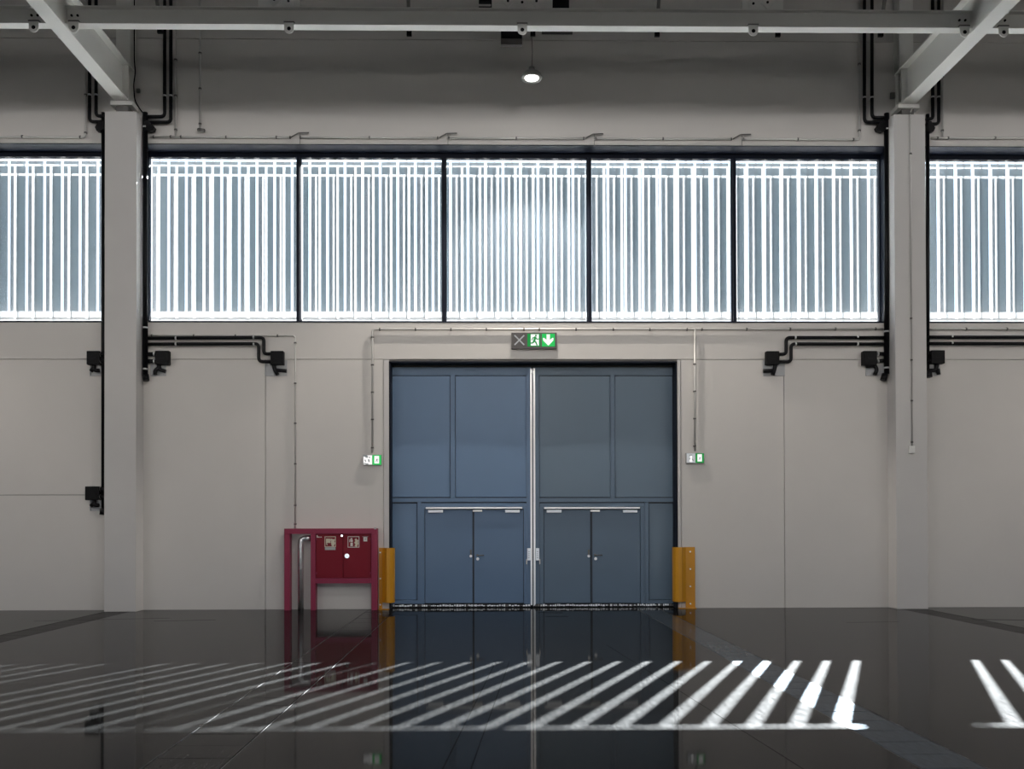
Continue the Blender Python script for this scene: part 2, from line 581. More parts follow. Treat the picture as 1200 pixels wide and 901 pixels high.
# ------------------------------------------------------------------ outside sun screens: one per bay
SP = 0.394
SY = 0.79
A0 = -8.118
SCR = [('left', -17.3, -9.1), ('middle', -8.7, 8.1), ('right', 8.45, 17.2)]
for nm, x0, x1 in SCR:
    scr = thing('sun_screen', 'row of grey tinted vertical slats with bright gaps outside the %s window' % nm, 'sun screen', ((x0 + x1) / 2, SY, 6.3), group='slatted sun screens outside the windows')
    k0 = math.ceil((x0 - A0) / SP); k1 = math.floor((x1 - A0) / SP)
    protos = None
    g = 0.029
    for k in range(k0, k1):
        a = A0 + k * SP
        if protos is None:
            kk = k
            Zb, Zt, Zu0, Zu1 = 6.60, 9.63, 9.69, 9.965
            Zc = 9.63
            p1 = MB().box(a + .163, a + SP - g, SY, SY + .012, Zb, Zt).build('slat', M_SLAT, scr)
            p2 = MB().box(a + g, a + .113, SY, SY + .012, Zb, Zt).build('narrow_slat', M_SLAT2, scr)
            p3 = MB().box(a + .113, a + .163, SY + .002, SY + .010, Zb, Zc).build('opal_strip', M_STRIP, scr)
            p4 = MB().box(a + g, a + SP - g, SY, SY + .012, Zu0, Zu1).build('upper_slat', M_SLAT, scr)
            p5 = MB().box(a + g, a + SP - g, SY + .002, SY + .010, Zt, Zu0).build('cross_strip', M_STRIP, scr)
            protos = (p1, p2, p3, p4, p5)
        else:
            for p in protos:
                copy_part(p, p.name.split('.')[0], scr, ((k - kk) * SP, 0, 0))
    MB().box(x0, x1, SY + .004, SY + .012, 6.36, 6.60).build('bottom_strip', M_STRIP, scr)
    MB().box(x0, x1, SY + .004, SY + .012, 10.01, 10.20).build('head_strip', M_STRIP, scr)
    br = MB()
    for k in range(k0, k1 + 1):
        a = A0 + k * SP
        br.box(a + .19, a + .21, SY + .013, SY + .03, 6.40, 10.16)
    br.box(x0, x1, SY + .03, SY + .05, 6.44, 6.48)
    br.box(x0, x1, SY + .03, SY + .05, 10.06, 10.10)
    for i in range(6):
        bx = x0 + .3 + (x1 - x0 - .6) * i / 5
        br.box(bx - .02, bx + .02, .601, SY + .04, 10.11, 10.15)
    br.box(x0, x1, SY + .03, SY + .05, 10.10, 10.16)
    br.build('rail', M_GALV, scr)

# ------------------------------------------------------------------ concrete columns and steel above
CW, CD, CT = 0.335, 0.43, 10.55
COLS = [(-8.712, 'left'), (8.030, 'right')]
for cx, nm in COLS:
    c = place(MB().box(cx - CW, cx + CW, -CD, 0.0, 0.0, CT, 0.012).build('concrete_column', M_COLUMN), (cx, -CD / 2, 0))
    tag(c, 'smooth grey concrete column %s' % ('beside the red fire cabinet bay, plain front' if nm == 'left' else 'with a thin conduit and small box on its front'), 'column')
    c['kind'] = 'thing'
    g = thing('steel_girder', 'white steel I girder running out from the top of the %s column' % nm, 'girder', (cx, -0.1, 10.72), kind='thing')
    GZ0, GZ1, GE = 10.79, 11.59, -24.0
    MB().box(cx - .15, cx + .15, GE, -0.02, GZ0, GZ0 + .03, .004).build('bottom_flange', M_STEELW, g)
    MB().box(cx - .15, cx + .15, GE, -0.02, GZ1 - .03, GZ1, .004).build('top_flange', M_STEELW, g)
    MB().box(cx - .010, cx + .010, GE, -0.02, GZ0 + .03, GZ1 - .03).build('web', M_STEELW, g)
    for yy in (-0.36, -0.06):
        MB().box(cx - .14, cx + .14, yy - .012, yy + .012, GZ0 + .03, GZ1 - .03).build('stiffener', M_STEELW, g)
    MB().box(cx - .23, cx + .23, -CD + .03, -0.05, 10.70, GZ0).build('bearing_plate', M_STEELW, g)
    MB().box(cx - .13, cx + .13, -CD + .08, -0.08, CT, 10.70).build('bearing_pad', M_CLIP, g)
    p = thing('steel_post', 'dark upright steel post against the wall above the %s column' % nm, 'post', (cx, -0.14, GZ1), kind='thing')
    MB().box(cx - .15, cx + .15, -.30, -.285, GZ1, ZC).build('front_flange', M_STEELW, p)
    MB().box(cx - .15, cx + .15, -.016, 0.0, GZ1, ZC).build('rear_flange', M_STEELW, p)
    MB().box(cx - .006, cx + .006, -.285, -.016, GZ1, ZC).build('web', M_STEELW, p)

# ------------------------------------------------------------------ trusses across the bays
TY = -2.97
TB, TT = 10.995, 11.325


def truss(x0, x1, nodes, lugs, label, pairs):
    t = thing('lattice_truss', label, 'truss', ((x0 + x1) / 2, TY, TB))
    c = MB()
    c.box(x0, x1, TY - .10, TY + .10, TB, TB + .018)
    c.box(x0, x1, TY - .10, TY + .10, TT - .018, TT)
    c.box(x0, x1, TY - .008, TY + .008, TB + .018, TT - .018)
    c.build('bottom_chord', M_STEELW, t)
    MB().box(x0, x1, TY - .10, TY + .10, 13.3, 13.5).build('top_chord', M_STEELW, t)
    Yf = TY - .09
    for nx, dl, dr in nodes:
        gx0 = nx - (.56 if dl else .20); gx1 = nx + (.56 if dr else .20)
        gp = MB().box(gx0, gx1, Yf + .01, Yf + .03, TT, TT + .62).build('gusset_plate', M_STEELW, t)
        MB().box(nx - .085, nx + .085, Yf - .010, Yf + .01, TT + .03, 13.3).build('vertical_bar', M_STEELW, t)
        bl = MB().use(M_BLACK)
        for i in range(5):
            bl.disc(nx, TT + .10 + i * .105, .024, Yf - .022, Yf - .010, 8)
        for s, on in ((-1, dl), (1, dr)):
            if not on: continue
            a = Vector((nx + s * .20, TT + .06)); b = Vector((nx + s * 2.1, 13.35))
            d = (b - a).normalized(); n_ = Vector((-d.y, d.x)) * .085
            MB().prism([tuple(a + n_), tuple(a - n_), tuple(b - n_), tuple(b + n_)], Yf - .010, Yf + .01).build('diagonal_bar', M_STEELW, t)
            for i in range(5):
                p = a + d * (.09 + i * .115)
                bl.disc(p.x, p.y, .024, Yf - .022, Yf - .010, 8)
        bl.build('bolts', M_BLACK, gp, kind='stuff')
    for lx in lugs:
        w, hh = .088, .168
        pts = [(lx - w, TB + .03), (lx - w, TB - hh + w * .9)]
        for i in range(1, 8):
            an = math.pi + math.pi * i / 8
            pts.append((lx + w * math.cos(an), TB - hh + w * .9 + w * math.sin(an)))
        pts += [(lx + w, TB - hh + w * .9), (lx + w, TB + .03)]
        lg = MB().prism(pts, TY - .127, TY - .103).build('lug', M_STEELW, t)
        MB().box(lx - w - .01, lx + w + .01, TY - .128, TY + .02, TB + .02, TB + .045).build('lug_seat', M_CLIP, lg)
        MB().disc(lx, TB - .090, .036, TY - .130, TY - .1269, 16).build('lug_hole', M_BLACK, lg)
    for bx in pairs:
        b_ = MB()
        for dx in (-.055, .055):
            b_.disc(bx + dx, TB + .185, .019, TY - .03, TY - .006, 10)
        b_.box(bx - (.065 if bx < 0 else .22), bx + (.22 if bx < 0 else .065), TY - .012, TY - .008, TB + .05, TB + .29)
        b_.build('splice_plate', M_STEELW, t)
        h = MB()
        for dx in (-.055, .055):
            h.disc(bx + dx, TB + .185, .021, TY - .034, TY - .012, 10)
        h.build('bolt_pair', M_BLACK, t)


lx = lambda px: at(px, 36, TY - .1).x
truss(COLS[0][0] + .012, COLS[1][0] - .012, [(lx(338), True, False), (lx(612), True, True), (lx(883), False, True)],
      [lx(84.5) + .035, lx(339), lx(612), lx(882.5), lx(1132) - .035], 'white steel lattice truss between the two girders above the blue doors', [lx(83) + .035, lx(1132.5) - .035])
truss(-XE + .01, COLS[0][0] - .012, [], [lx(40)], 'white steel truss chord left of the left girder', [lx(38)])
truss(COLS[1][0] + .012, XE - .01, [], [lx(1175.5)], 'white steel truss chord right of the right girder', [lx(1177)])

# ------------------------------------------------------------------ pendant lamp
LX, LY = -0.071, -1.2
lamp = thing('pendant_lamp', 'round grey pendant lamp glowing white on a thin wire below the truss', 'lamp', (LX, LY, LAMP_Z))
MB().lathe((LX, LY, LAMP_Z), [(.03, .20), (.06, .19), (.075, .10), (.15, .085), (.195, .04), (.218, .0), (.218, -.03), (.205, -.045), (.17, -.040), (.155, -.028), (.0001, -.028)]).build('housing', M_LAMP, lamp)
MB().lathe((LX, LY, LAMP_Z), [(.0001, -.0285), (.140, -.0285), (.140, -.036), (.0001, -.036)]).build('diffuser', M_LAMPLIT, lamp)
MB().tube([(LX, LY, LAMP_Z + .19), (LX + .015, LY, LAMP_Z + .5), (LX, LY, 11.80)], .006, 6).build('wire', M_BLACK, lamp)
ll = bpy.data.lights.new('pendant_light', 'SPOT')
ll.energy = 1500
ll.spot_size = math.radians(100)
ll.spot_blend = 0.35
ll.shadow_soft_size = 0.08
ll.color = (1.0, 0.93, 0.84)
lo = bpy.data.objects.new('pendant_light', ll)
lo.location = (LX, LY, LAMP_Z - .09)
COL.objects.link(lo)
for xx in (LX - 16.74, LX + 16.74):
    l2 = bpy.data.objects.new('pendant_light', ll)
    l2.location = (xx, LY, LAMP_Z - .09)
    COL.objects.link(l2)

# perforated hanger straps with dark hooks, behind the truss
HANG = [(187.5, 39, 'nearest the left column pipes'), (479.5, 42, 'between the left column and the lamp'), (624.5, 42, 'carrying the lamp wire'),
        (770, 43, 'first to the right of the lamp'), (911.5, 43, 'above the right end of the middle window'), (1032, 43, 'nearest the right column pipes')]
for px, py, lab in HANG:
    p = at(px, py, -1.2)
    h = thing('hanger_strap', 'thin perforated metal strap with dark hook %s' % lab, 'hanger', tuple(p))
    top = Vector((p.x + (p.x - CAM.x) * .02, -2.2, ZC))
    s = MB()
    d = Vector((0, top.y - p.y, top.z - p.z))
    for k in range(2):
        pass
    s.prism([(p.y - .012, p.z + .10), (p.y + .012, p.z + .10), (top.y + .012, top.z), (top.y - .012, top.z)], p.x - .035, p.x + .035, 'yz')
    s.build('strap', M_CLIP, h)
    hs = MB().use(M_BLACK)
    for k in range(14):
        t = k / 30
        yy = p.y + d.y * t - .016; zz = p.z + .16 + (d.z - .16) * t
        hs.box(p.x - .012, p.x + .012, yy - .002, yy + .003, zz - .015, zz + .015)
    hs.build('strap_holes', M_BLACK, h, kind='stuff')
    MB().box(p.x - .05, p.x - .030, p.y - .03, p.y + .03, p.z, p.z + .24).box(p.x + .030, p.x + .05, p.y - .03, p.y + .03, p.z, p.z + .24).box(p.x - .05, p.x + .05, p.y - .03, p.y + .03, p.z, p.z + .08).build('hook', M_BLACK, h)

# black devices behind the truss
b0 = at(587, 52, -.9); b1 = at(612, 45, -.9)
sp = thing('black_loudspeaker_box', 'black box with grey underside hanging behind the truss beside the lamp', 'box', ((b0.x + b1.x) / 2, -.7, b0.z))
MB().box(b0.x, b1.x, -.9, -.80, b1.z, b1.z + .55, .01).build('case', M_BLACK, sp)
MB().box(b0.x, b1.x, -.9, -.80, b0.z, b1.z - .002).build('underside', M_SIGNBODY, sp)
MB().box(b0.x + .15, b1.x - .15, -.88, -.82, b1.z + .55, ZC).build('hanging_bracket', M_CLIP, sp)
b0 = at(642.5, 14.5, -1.6); b1 = at(667, -20, -1.6)
o = MB().box(b0.x, b1.x, -1.6, -1.2, b0.z, b1.z, .01).box(b0.x + .15, b1.x - .15, -1.5, -1.3, b1.z, ZC).build('black_device_box', M_BLACK)
tag(place(o, ((b0.x + b1.x) / 2, -1.4, b0.z)), 'black box above the truss chord right of the centre gusset plate', 'box')
b0 = at(561, 14, -1.6); b1 = at(580, 7.5, -1.6)
o = MB().box(b0.x, b1.x, -1.6, -1.5, b0.z, b1.z).box(b1.x - .08, b1.x - .04, -1.57, -1.53, b1.z, ZC).box(b0.x, b1.x, -1.6, -1.5, b1.z + .10, b1.z + .14).build('black_bracket', M_BLACK)
tag(place(o, ((b0.x + b1.x) / 2, -1.55, b0.z)), 'small black bracket above the truss chord left of the centre gusset plate', 'bracket')
b0 = at(635, 39, -.05); b1 = at(671, 35.5, -.05)
o = MB().box(b0.x, b1.x, -.05, 0.0, b0.z, b1.z).build('wall_strip', M_CLIP)
tag(place(o, ((b0.x + b1.x) / 2, -.02, b0.z)), 'thin dark horizontal strip on the upper wall right of the lamp wire', 'strip')

# ------------------------------------------------------------------ big blue doors
tr = thing('trim_1', 'dark lining and pale corner strip around the blue door opening', 'trim', (0, 0.2, 0), kind='structure')
del tr['category']
MB().box(DX0, DX0 + .035, 0.0, .50, 0, DZ).build('left_lining', M_NAVY, tr)
MB().box(DX1 - .035, DX1, 0.0, .50, 0, DZ).build('right_lining', M_NAVY, tr)
MB().box(DX0, DX1, 0.0, .50, DZ - .03, DZ).build('head_lining', M_NAVY, tr)
MB().box(DX0, DX1, .36, .50, DZ - .16, DZ - .03).build('head_track', M_BLACK, tr)
MB().box(-3.225, DX0, -.012, .05, 0, 5.375, .004).build('left_corner_strip', M_COLUMN, tr)
MB().box(DX1, 3.19, -.012, .05, 0, 5.375, .004).build('right_corner_strip', M_COLUMN, tr)
MB().box(DX0, DX1, .50, .60, 0, DZ).build('rear_board', M_BLACK, tr)

YF, YPn, YL = .345, .385, .372     # stile front, panel front, wicket leaf front


def outline_box(mb, x0, y0, x1, y1, Yn, Yf):
    rect(mb, x0, y0, x1, y1, Yn, Yf, .006)


def big_door(idx, label, X0, X1, ups, side, frame, leafL, leafR, rail, closers, lever, cyl, pull, mid, stile, lowx, alu, plate):
    d = thing('door_%d' % idx, label, 'door', (at((X0 + X1) / 2, 700, YF).x, YF, 0), kind='structure')
    del d['category']
    yb, ytop = 707.5, 430.5
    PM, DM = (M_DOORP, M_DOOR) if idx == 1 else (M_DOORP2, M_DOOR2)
    rect(MB(), X0, ytop, X1, yb, .43, .49).build('leaf_core', M_DOORE, d)
    fr = MB()
    xa, xb = ups[0][0] - .8, ups[1][2] + .8
    rect(fr, xa, ytop, xb, ups[0][1] - .8, YF, .43)                        # top rail
    rect(fr, xa, ups[0][3] + .8, xb, 588.3, YF, .43)                       # middle rail
    rect(fr, X0, ytop, ups[0][0] - .8, yb, YF, .43)
    rect(fr, ups[1][2] + .8, ytop, X1, yb, YF, .43)
    rect(fr, ups[0][2] + .8, ups[0][1] - .8, ups[1][0] - .8, ups[0][3] + .8, YF, .43)
    rect(fr, stile[0], 588.3, stile[1], yb, YF, .43)
    rect(fr, max(xa, side[0] - 2) if side[0] < 600 else stile[1], side[3] + .6, stile[0] if side[0] < 600 else xb, yb, YF, .43)
    fr.build('leaf_frame', DM, d)
    for u in ups + [side]:
        rect(MB(), u[0], u[1], u[2], u[3], YPn, .43, .005).build('infill_panel', PM, d)
    rv = MB()
    for i in range(9):
        px = X0 + 8 + (X1 - X0 - 16) * i / 8 + random.uniform(-4, 4)
        c = at(px, 436.2, YF)
        rv.disc(c.x, c.z, .012, YF - .006, YF, 8)
    rv.build('rivets', DM, d, kind='stuff')
    wf_ = MB()
    rect(wf_, frame[0], 589.3, frame[1], 593.8, .352, .43)
    rect(wf_, frame[0], 593.8, leafL[0] - .9, yb, .352, .43)
    rect(wf_, leafR[1] + .9, 593.8, frame[1], yb, .352, .43)
    rect(wf_, leafL[0] - .9, 593.8, leafR[1] + .9, 596.4, .352, .43)
    wf_.build('wicket_frame', DM, d)
    la = rect(MB(), leafL[0], 596.9, leafL[1], 706.6, YL, .43, .004).build('wicket_leaf', DM, d)
    lb = rect(MB(), leafR[0], 596.9, leafR[1], 706.6, YL, .43, .004).build('wicket_leaf', DM, d)
    rect(MB(), leafR[0] - .9, 597.5, leafR[0] + .2, 706.6, YL - .004, YL + .02).build('meeting_strip', M_DOORE, lb)
    rect(MB(), rail[0], 594.0, rail[1], 596.3, YF - .05, .352, .006).build('closer_rail', M_ALU, d)
    for (a, b), ow in zip(closers, (la, lb, lb)):
        y1 = 599.5 if b - a < 13 else 600.6
        rect(MB(), a, 597.5, b, y1, YL - .055, YL, .005).build('door_closer', M_ALU if b - a < 13 else M_PALE, ow)
    # lever on the right wicket leaf, lock cylinder, pull bar on the left one
    a = at(lever[0], lever[1], YL); b = at(lever[2], lever[1], YL)
    MB().disc(a.x, a.z, .026, YL - .012, YL, 14).tube([(a.x, YL - .01, a.z), (a.x, YL - .055, a.z), (b.x, YL - .055, a.z)], .011, 8, .02).build('lever_handle', M_CLIP, lb)
    c = at(cyl[0], cyl[1], YL)
    MB().disc(c.x, c.z, .033, YL - .012, YL, 16).build('lock_rose', M_BRIGHT, lb)
    a = at(pull, 644, YL); b = at(pull, 651.5, YL)
    MB().box(a.x - .018, a.x + .018, YL - .03, YL, b.z, a.z, .004).build('pull_bar', M_CLIP, la)
    MB().disc(a.x, b.z, .030, YL - .034, YL, 14).build('pull_foot', M_BRIGHT, la)
    # meeting edge and hand latch of the big leaf
    rect(MB(), alu[0], ytop + 1, alu[1], 709, YF - .012, .43, .003).build('edge_strip', M_ALU, d)
    hp = rect(MB(), plate[0], 642.3, plate[1], 656.6, YF - .03, YF, .006).build('latch_plate', M_PALE, d, label='white latch plate')
    px = (plate[0] + plate[1]) / 2
    mk_ = MB()
    for yy in (646, 648.4, 650.6, 653):
        rect(mk_, px - .45, yy, px + .45, yy + .9, YF - .0315, YF - .03)
    mk_.build('latch_marks', M_CLIP, hp)
    sx = plate[0] - .6 if idx == 1 else plate[1] + .6
    rect(MB(), sx - .6, 655, sx + .6, 661, YF - .02, YF).build('latch_tail', M_GALV, d)
    # brush seal: tufts, bright metal ones stand in for light leaking through
    a = at(X0, 709, YF - .02); b = at(X1, 709, YF - .02)
    br = MB()
    x = a.x
    br.use(M_BLACK).box(a.x, b.x, YF - .01, .43, .0, .075)
    while x < b.x - .03:
        w = random.uniform(.02, .055)
        br.use(random.choice((M_ALU, M_ALU, M_ALU, M_BRIGHT, M_CLIP)))
        br.box(x, x + w, YF - .028, YF - .012, .022 + random.uniform(0, .012), .062 + random.uniform(-.012, .01))
        x += w + random.uniform(.004, .02)
    br.build('brush_seal', None, d, kind='stuff')


big_door(1, 'left blue grey sliding door leaf with framed panels and a double wicket door', 457.8, 622.6,
         [(459.5, 440.5, 527.3, 582.5), (534, 440.5, 616.6, 582.5)], (459.5, 589.8, 488.4, 702.6), (493.4, 617), (498.3, 553.6), (555.6, 613.2),
         (498.8, 612), [(501.7, 519), (554, 565), (592, 609)], (559.6, 650.6, 567.2), (559.8, 654.8), 551.8, None, (489.4, 493.2), None, (621.9, 623.4), (617.9, 621.9))
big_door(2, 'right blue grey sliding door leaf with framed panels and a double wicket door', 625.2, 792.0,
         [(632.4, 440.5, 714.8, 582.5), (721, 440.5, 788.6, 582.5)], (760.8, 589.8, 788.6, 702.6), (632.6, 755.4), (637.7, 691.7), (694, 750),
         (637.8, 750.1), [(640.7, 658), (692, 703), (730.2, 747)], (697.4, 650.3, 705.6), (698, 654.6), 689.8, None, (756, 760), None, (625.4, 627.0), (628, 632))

# ------------------------------------------------------------------ emergency signs
def man(mb, x, z, s, y0, y1):
    """running figure inside a square of side s whose lower left corner is (x, z)"""
    P = lambda a, b: (x + a * s, z + b * s)
    mb.disc(x + .63 * s, z + .83 * s, .075 * s, y0, y1, 12)
    for a, b, w in (((.58, .70), (.50, .42), .17), ((.56, .68), (.40, .66), .08), ((.40, .66), (.33, .50), .07), ((.62, .68), (.72, .55), .08), ((.72, .55), (.86, .58), .07),
                    ((.51, .42), (.40, .28), .11), ((.40, .28), (.16, .24), .09), ((.52, .42), (.64, .30), .11), ((.64, .30), (.72, .08), .09)):
        mb.stroke(P(*a), P(*b), w * s, y0, y1)


SYN = -.075
a = at(599.5, 408.7, SYN); b = at(652.4, 389.6, SYN)
sg = thing('exit_sign', 'wide dark emergency sign with grey cross, running figure and down arrow above the doors', 'sign', ((a.x + b.x) / 2, -.04, a.z))
MB().box(a.x, b.x, SYN, -.0, a.z, b.z, .006).build('case', M_SIGNBODY, sg)
MB().box((a.x + b.x) / 2 - .03, (a.x + b.x) / 2 + .03, -.05, -.02, b.z, b.z + .05).build('conduit_entry', M_GALV, sg)


def tile(px0, py0, px1, py1, mt, name):
    p = at(px0, py1, SYN); q = at(px1, py0, SYN)
    o = MB().box(p.x, q.x, SYN - .004, SYN, p.z, q.z).build(name, mt, sg)
    return p, q, o


p, q, o = tile(600.8, 391, 616.4, 406, mat('cross_tile_grey', (0.085, 0.08, 0.08), .5), 'cross_tile')
cx, cz, r = (p.x + q.x) / 2, (p.z + q.z) / 2, (q.x - p.x) * .34
MB().stroke((cx - r, cz - r), (cx + r, cz + r), .028, SYN - .006, SYN - .004).stroke((cx - r, cz + r), (cx + r, cz - r), .028, SYN - .0065, SYN - .004).build('cross', M_XGREY, o)
p, q, o = tile(618, 391, 633.3, 406, M_GREEN1, 'running_figure_tile')
s = q.x - p.x
MB().box(p.x + .26 * s, p.x + .88 * s, SYN - .006, SYN - .004, p.z + .07 * s, p.z + .93 * s).build('lit_doorway', M_LIT, o)
fg = MB(); man(fg, p.x + .02 * s, p.z, s, SYN - .008, SYN - .006); fg.build('running_figure', M_GREEN1, o)
p, q, o = tile(635, 391, 650.2, 406, M_GREEN2, 'arrow_tile')
s = q.x - p.x
A_ = lambda a, b: (p.x + a * s, p.z + b * s)
MB().prism([A_(.36, .93), A_(.62, .93), A_(.62, .52), A_(.84, .68), A_(.90, .62), A_(.88, .46), A_(.50, .06), A_(.10, .46), A_(.08, .62), A_(.14, .68), A_(.36, .52)], SYN - .006, SYN - .004).build('arrow', M_LIT, o)

for side, px0, py0, px1, py1, pxm in (('left', 425.2, 532.8, 447.4, 545.0, 436.2), ('right', 803.6, 530.8, 825.4, 542.6, 815.0)):
    Y = -.058
    a = at(px0, py1, Y); b = at(px1, py0, Y); mx = at(pxm, py0, Y).x
    e = thing('exit_light', 'small %s emergency light with green panel %s of the blue doors' % ('bright white' if side == 'left' else 'grey', side), 'sign', ((a.x + b.x) / 2, -.03, a.z))
    MB().box(a.x, b.x, Y, 0, a.z, b.z, .006).build('case', M_SIGNGREY, e)
    h = b.z - a.z
    if side == 'left':
        t1 = MB().box(a.x + .012, mx - .004, Y - .004, Y, a.z + .012, b.z - .012).build('white_panel', M_LIT, e)
        k = MB()
        w = mx - a.x
        for (u, v, uu, vv, ww) in ((.12, .88, .40, .88, .03), (.30, .80, .44, .80, .03), (.24, .50, .30, .36, .022), (.62, .52, .66, .34, .03), (.10, .16, .30, .16, .02), (.36, .10, .56, .10, .026), (.48, .86, .46, .74, .03), (.70, .80, .72, .70, .02)):
            k.stroke((a.x + u * w, a.z + v * h), (a.x + uu * w, a.z + vv * h), ww, Y - .006, Y - .004)
        k.build('pictogram', M_FIG, t1)
    else:
        t1 = MB().box(a.x + .020, mx - .004, Y - .004, Y, a.z + .008, b.z - .008).build('grey_panel', M_PALE, e)
        w = mx - a.x
        MB().disc(a.x + .54 * w, a.z + .26 * h, .034, Y - .006, Y - .004, 12).stroke((a.x + .54 * w, a.z + .30 * h), (a.x + .54 * w, a.z + .72 * h), .040, Y - .006, Y - .004).build('pictogram', M_LIT, t1)
        k = MB()
        for u, v, uu, vv in ((.38, .46, .44, .40), (.66, .38, .76, .26), (.40, .78, .64, .80)):
            k.stroke((a.x + u * w, a.z + v * h), (a.x + uu * w, a.z + vv * h), .022, Y - .007, Y - .005)
        k.build('pictogram_shade', M_FIG, t1)
    t2 = MB().box(mx + .004, b.x - .012, Y - .004, Y, a.z + .006, b.z - .006).build('green_panel', M_GREEN2 if side == 'left' else M_GREEN1, e)
    w = b.x - mx
    MB().box(mx + .22 * w, mx + .72 * w, Y - .006, Y - .004, a.z + .16 * h, b.z - .12 * h).build('lit_doorway', M_LIT, t2)
    fg = MB(); man(fg, mx + .24 * w, a.z + .26 * h, .46 * w, Y - .008, Y - .006); fg.build('running_figure', M_FIG, t2)

# ------------------------------------------------------------------ red fire cabinet and its riser
FY = -.24
def X(px, Y=FY): return at(px, 660, Y).x
def Z(py, Y=FY): return at(390, py, Y).z
fc = thing('fire_cabinet', 'crimson steel fire hose cabinet on posts with two dark red doors and white pictograms', 'cabinet', (X(387), -.12, 0))
MB().box(X(333), X(339.5), FY, -.02, 0, Z(625.5), .006).build('post', M_REDF, fc)
MB().box(X(364), X(369.6), FY, -.02, 0, Z(625.5), .006).build('post', M_REDF, fc)
MB().box(X(435), X(442), FY, -.02, 0, Z(625.5), .006).build('post', M_REDF, fc)
MB().box(X(333), X(442), FY, -.02, Z(625.5), Z(619.2), .006).build('top_rail', M_REDF, fc)
MB().box(X(369.6), X(435), FY, -.02, Z(683.6), Z(677.6), .006).build('bottom_rail', M_REDF, fc)
MB().box(X(369.6), X(435), FY + .05, -.02, Z(677.6), Z(625.5)).build('cabinet_box', M_RED, fc)
MB().box(X(438.5), X(441), FY - .004, FY + .05, Z(620.3), Z(618.2)).build('top_tab', M_GREYP, fc)
FD = FY + .022
dl = MB().box(X(370.2), X(401.6), FD, FD + .03, Z(676.8), Z(626.4), .004).build('cabinet_door', M_RED, fc)
dr = MB().box(X(402.4), X(434.4), FD, FD + .03, Z(676.8), Z(626.4), .004).build('cabinet_door', M_RED, fc)
for dd, hx in ((dl, 370.6), (dr, 434)):
    for hy in (631.5, 671.5):
        MB().box(X(hx) - .012, X(hx) + .012, FD - .010, FD, Z(hy + 1.3), Z(hy - 1.3)).build('hinge', M_REDF, dd)
MB().disc(X(406.6), Z(651.4), .050, FD - .022, FD, 20).box(X(406.6) - .035, X(406.6) + .035, FD - .034, FD - .022, Z(651.4) - .010, Z(651.4) + .010).build('turn_lock', M_CHROME, dr)
MB().disc(X(400.5), Z(627.7), .022, FD - .012, FD, 12).build('latch_button', M_CHROME, dl)


def outline(mb, x0, x1, z0, z1, w, y0, y1):
    for p_, q_ in (((x0, z0), (x1, z0)), ((x1, z0), (x1, z1)), ((x1, z1), (x0, z1)), ((x0, z1), (x0, z0))):
        mb.stroke(p_, q_, w, y0, y1)


s1 = MB()
x0, x1, z0, z1 = X(380.6), X(393), Z(640.6), Z(628.9)
outline(s1, x0, x1, z0, z1, .014, FD - .004, FD)
wd, hh = x1 - x0, z1 - z0
s1.box(x0 + .10 * wd, x0 + .52 * wd, FD - .004, FD, z0 + .38 * hh, z0 + .82 * hh)         # hose reel drum
s1.stroke((x0 + .16 * wd, z0 + .36 * hh), (x0 + .20 * wd, z0 + .18 * hh), .018, FD - .004, FD)
s1.build('hose_pictogram', M_CREAM, dl)
s1 = MB()
for a_, b_, w_ in (((.60, .70), (.78, .62), .05), ((.78, .62), (.66, .46), .045), ((.66, .46), (.84, .36), .05), ((.84, .36), (.74, .12), .05), ((.88, .72), (.82, .48), .03), ((.64, .30), (.72, .20), .03)):
    s1.stroke((x0 + a_[0] * wd, z0 + a_[1] * hh), (x0 + b_[0] * wd, z0 + b_[1] * hh), w_, FD - .004, FD)
s1.build('flame_pictogram', M_CREAM, dl)
MB().box(x0, x1, FD - .004, FD, Z(644.4), Z(641.2)).build('caption_strip', M_GREYP, dl)
s2 = MB()
x0, x1, z0, z1 = X(407.6), X(420.6), Z(641.2), Z(628.9)
wd, hh = x1 - x0, z1 - z0
outline(s2, x0, x1, z0, z1, .013, FD - .004, FD)
s2.box(x0 + .22 * wd, x0 + .44 * wd, FD - .004, FD, z0 + .10 * hh, z0 + .44 * hh).box(x0 + .22 * wd, x0 + .44 * wd, FD - .004, FD, z0 + .50 * hh, z0 + .70 * hh)
s2.stroke((x0 + .33 * wd, z0 + .70 * hh), (x0 + .33 * wd, z0 + .84 * hh), .03, FD - .004, FD)
s2.stroke((x0 + .20 * wd, z0 + .78 * hh), (x0 + .14 * wd, z0 + .52 * hh), .016, FD - .004, FD)
s2.build('extinguisher_pictogram', M_WHITE, dr)
s2 = MB()
for a_, b_, w_ in (((.70, .74), (.80, .58), .045), ((.80, .58), (.68, .42), .05), ((.68, .42), (.86, .34), .045), ((.82, .34), (.72, .12), .05), ((.88, .66), (.84, .48), .03)):
    s2.stroke((x0 + a_[0] * wd, z0 + a_[1] * hh), (x0 + b_[0] * wd, z0 + b_[1] * hh), w_, FD - .004, FD)
s2.build('flame_pictogram', M_CREAM, dr)
lt = MB()
for u0, u1, v0, v1 in ((371, 372, 629.8, 627), (372.3, 373.8, 629.8, 628.6), (374.2, 375.2, 629.8, 628.8), (375.5, 376.9, 629.8, 628.8)):
    lt.box(X(u0), X(u1), FD - .003, FD, Z(v0), Z(v1))
lt.build('small_white_marking', M_WHITE, dl)
st = MB().box(X(425.8), X(430.2), FD - .003, FD, Z(634.4), Z(629.4)).build('small_label', M_WHITE, dr)
MB().box(X(427.2), X(428.8), FD - .005, FD - .003, Z(632.6), Z(631)).box(X(424.4), X(431.2), FD - .005, FD - .002, Z(629.2), Z(628.7)).build('label_mark', M_GREYP, st)

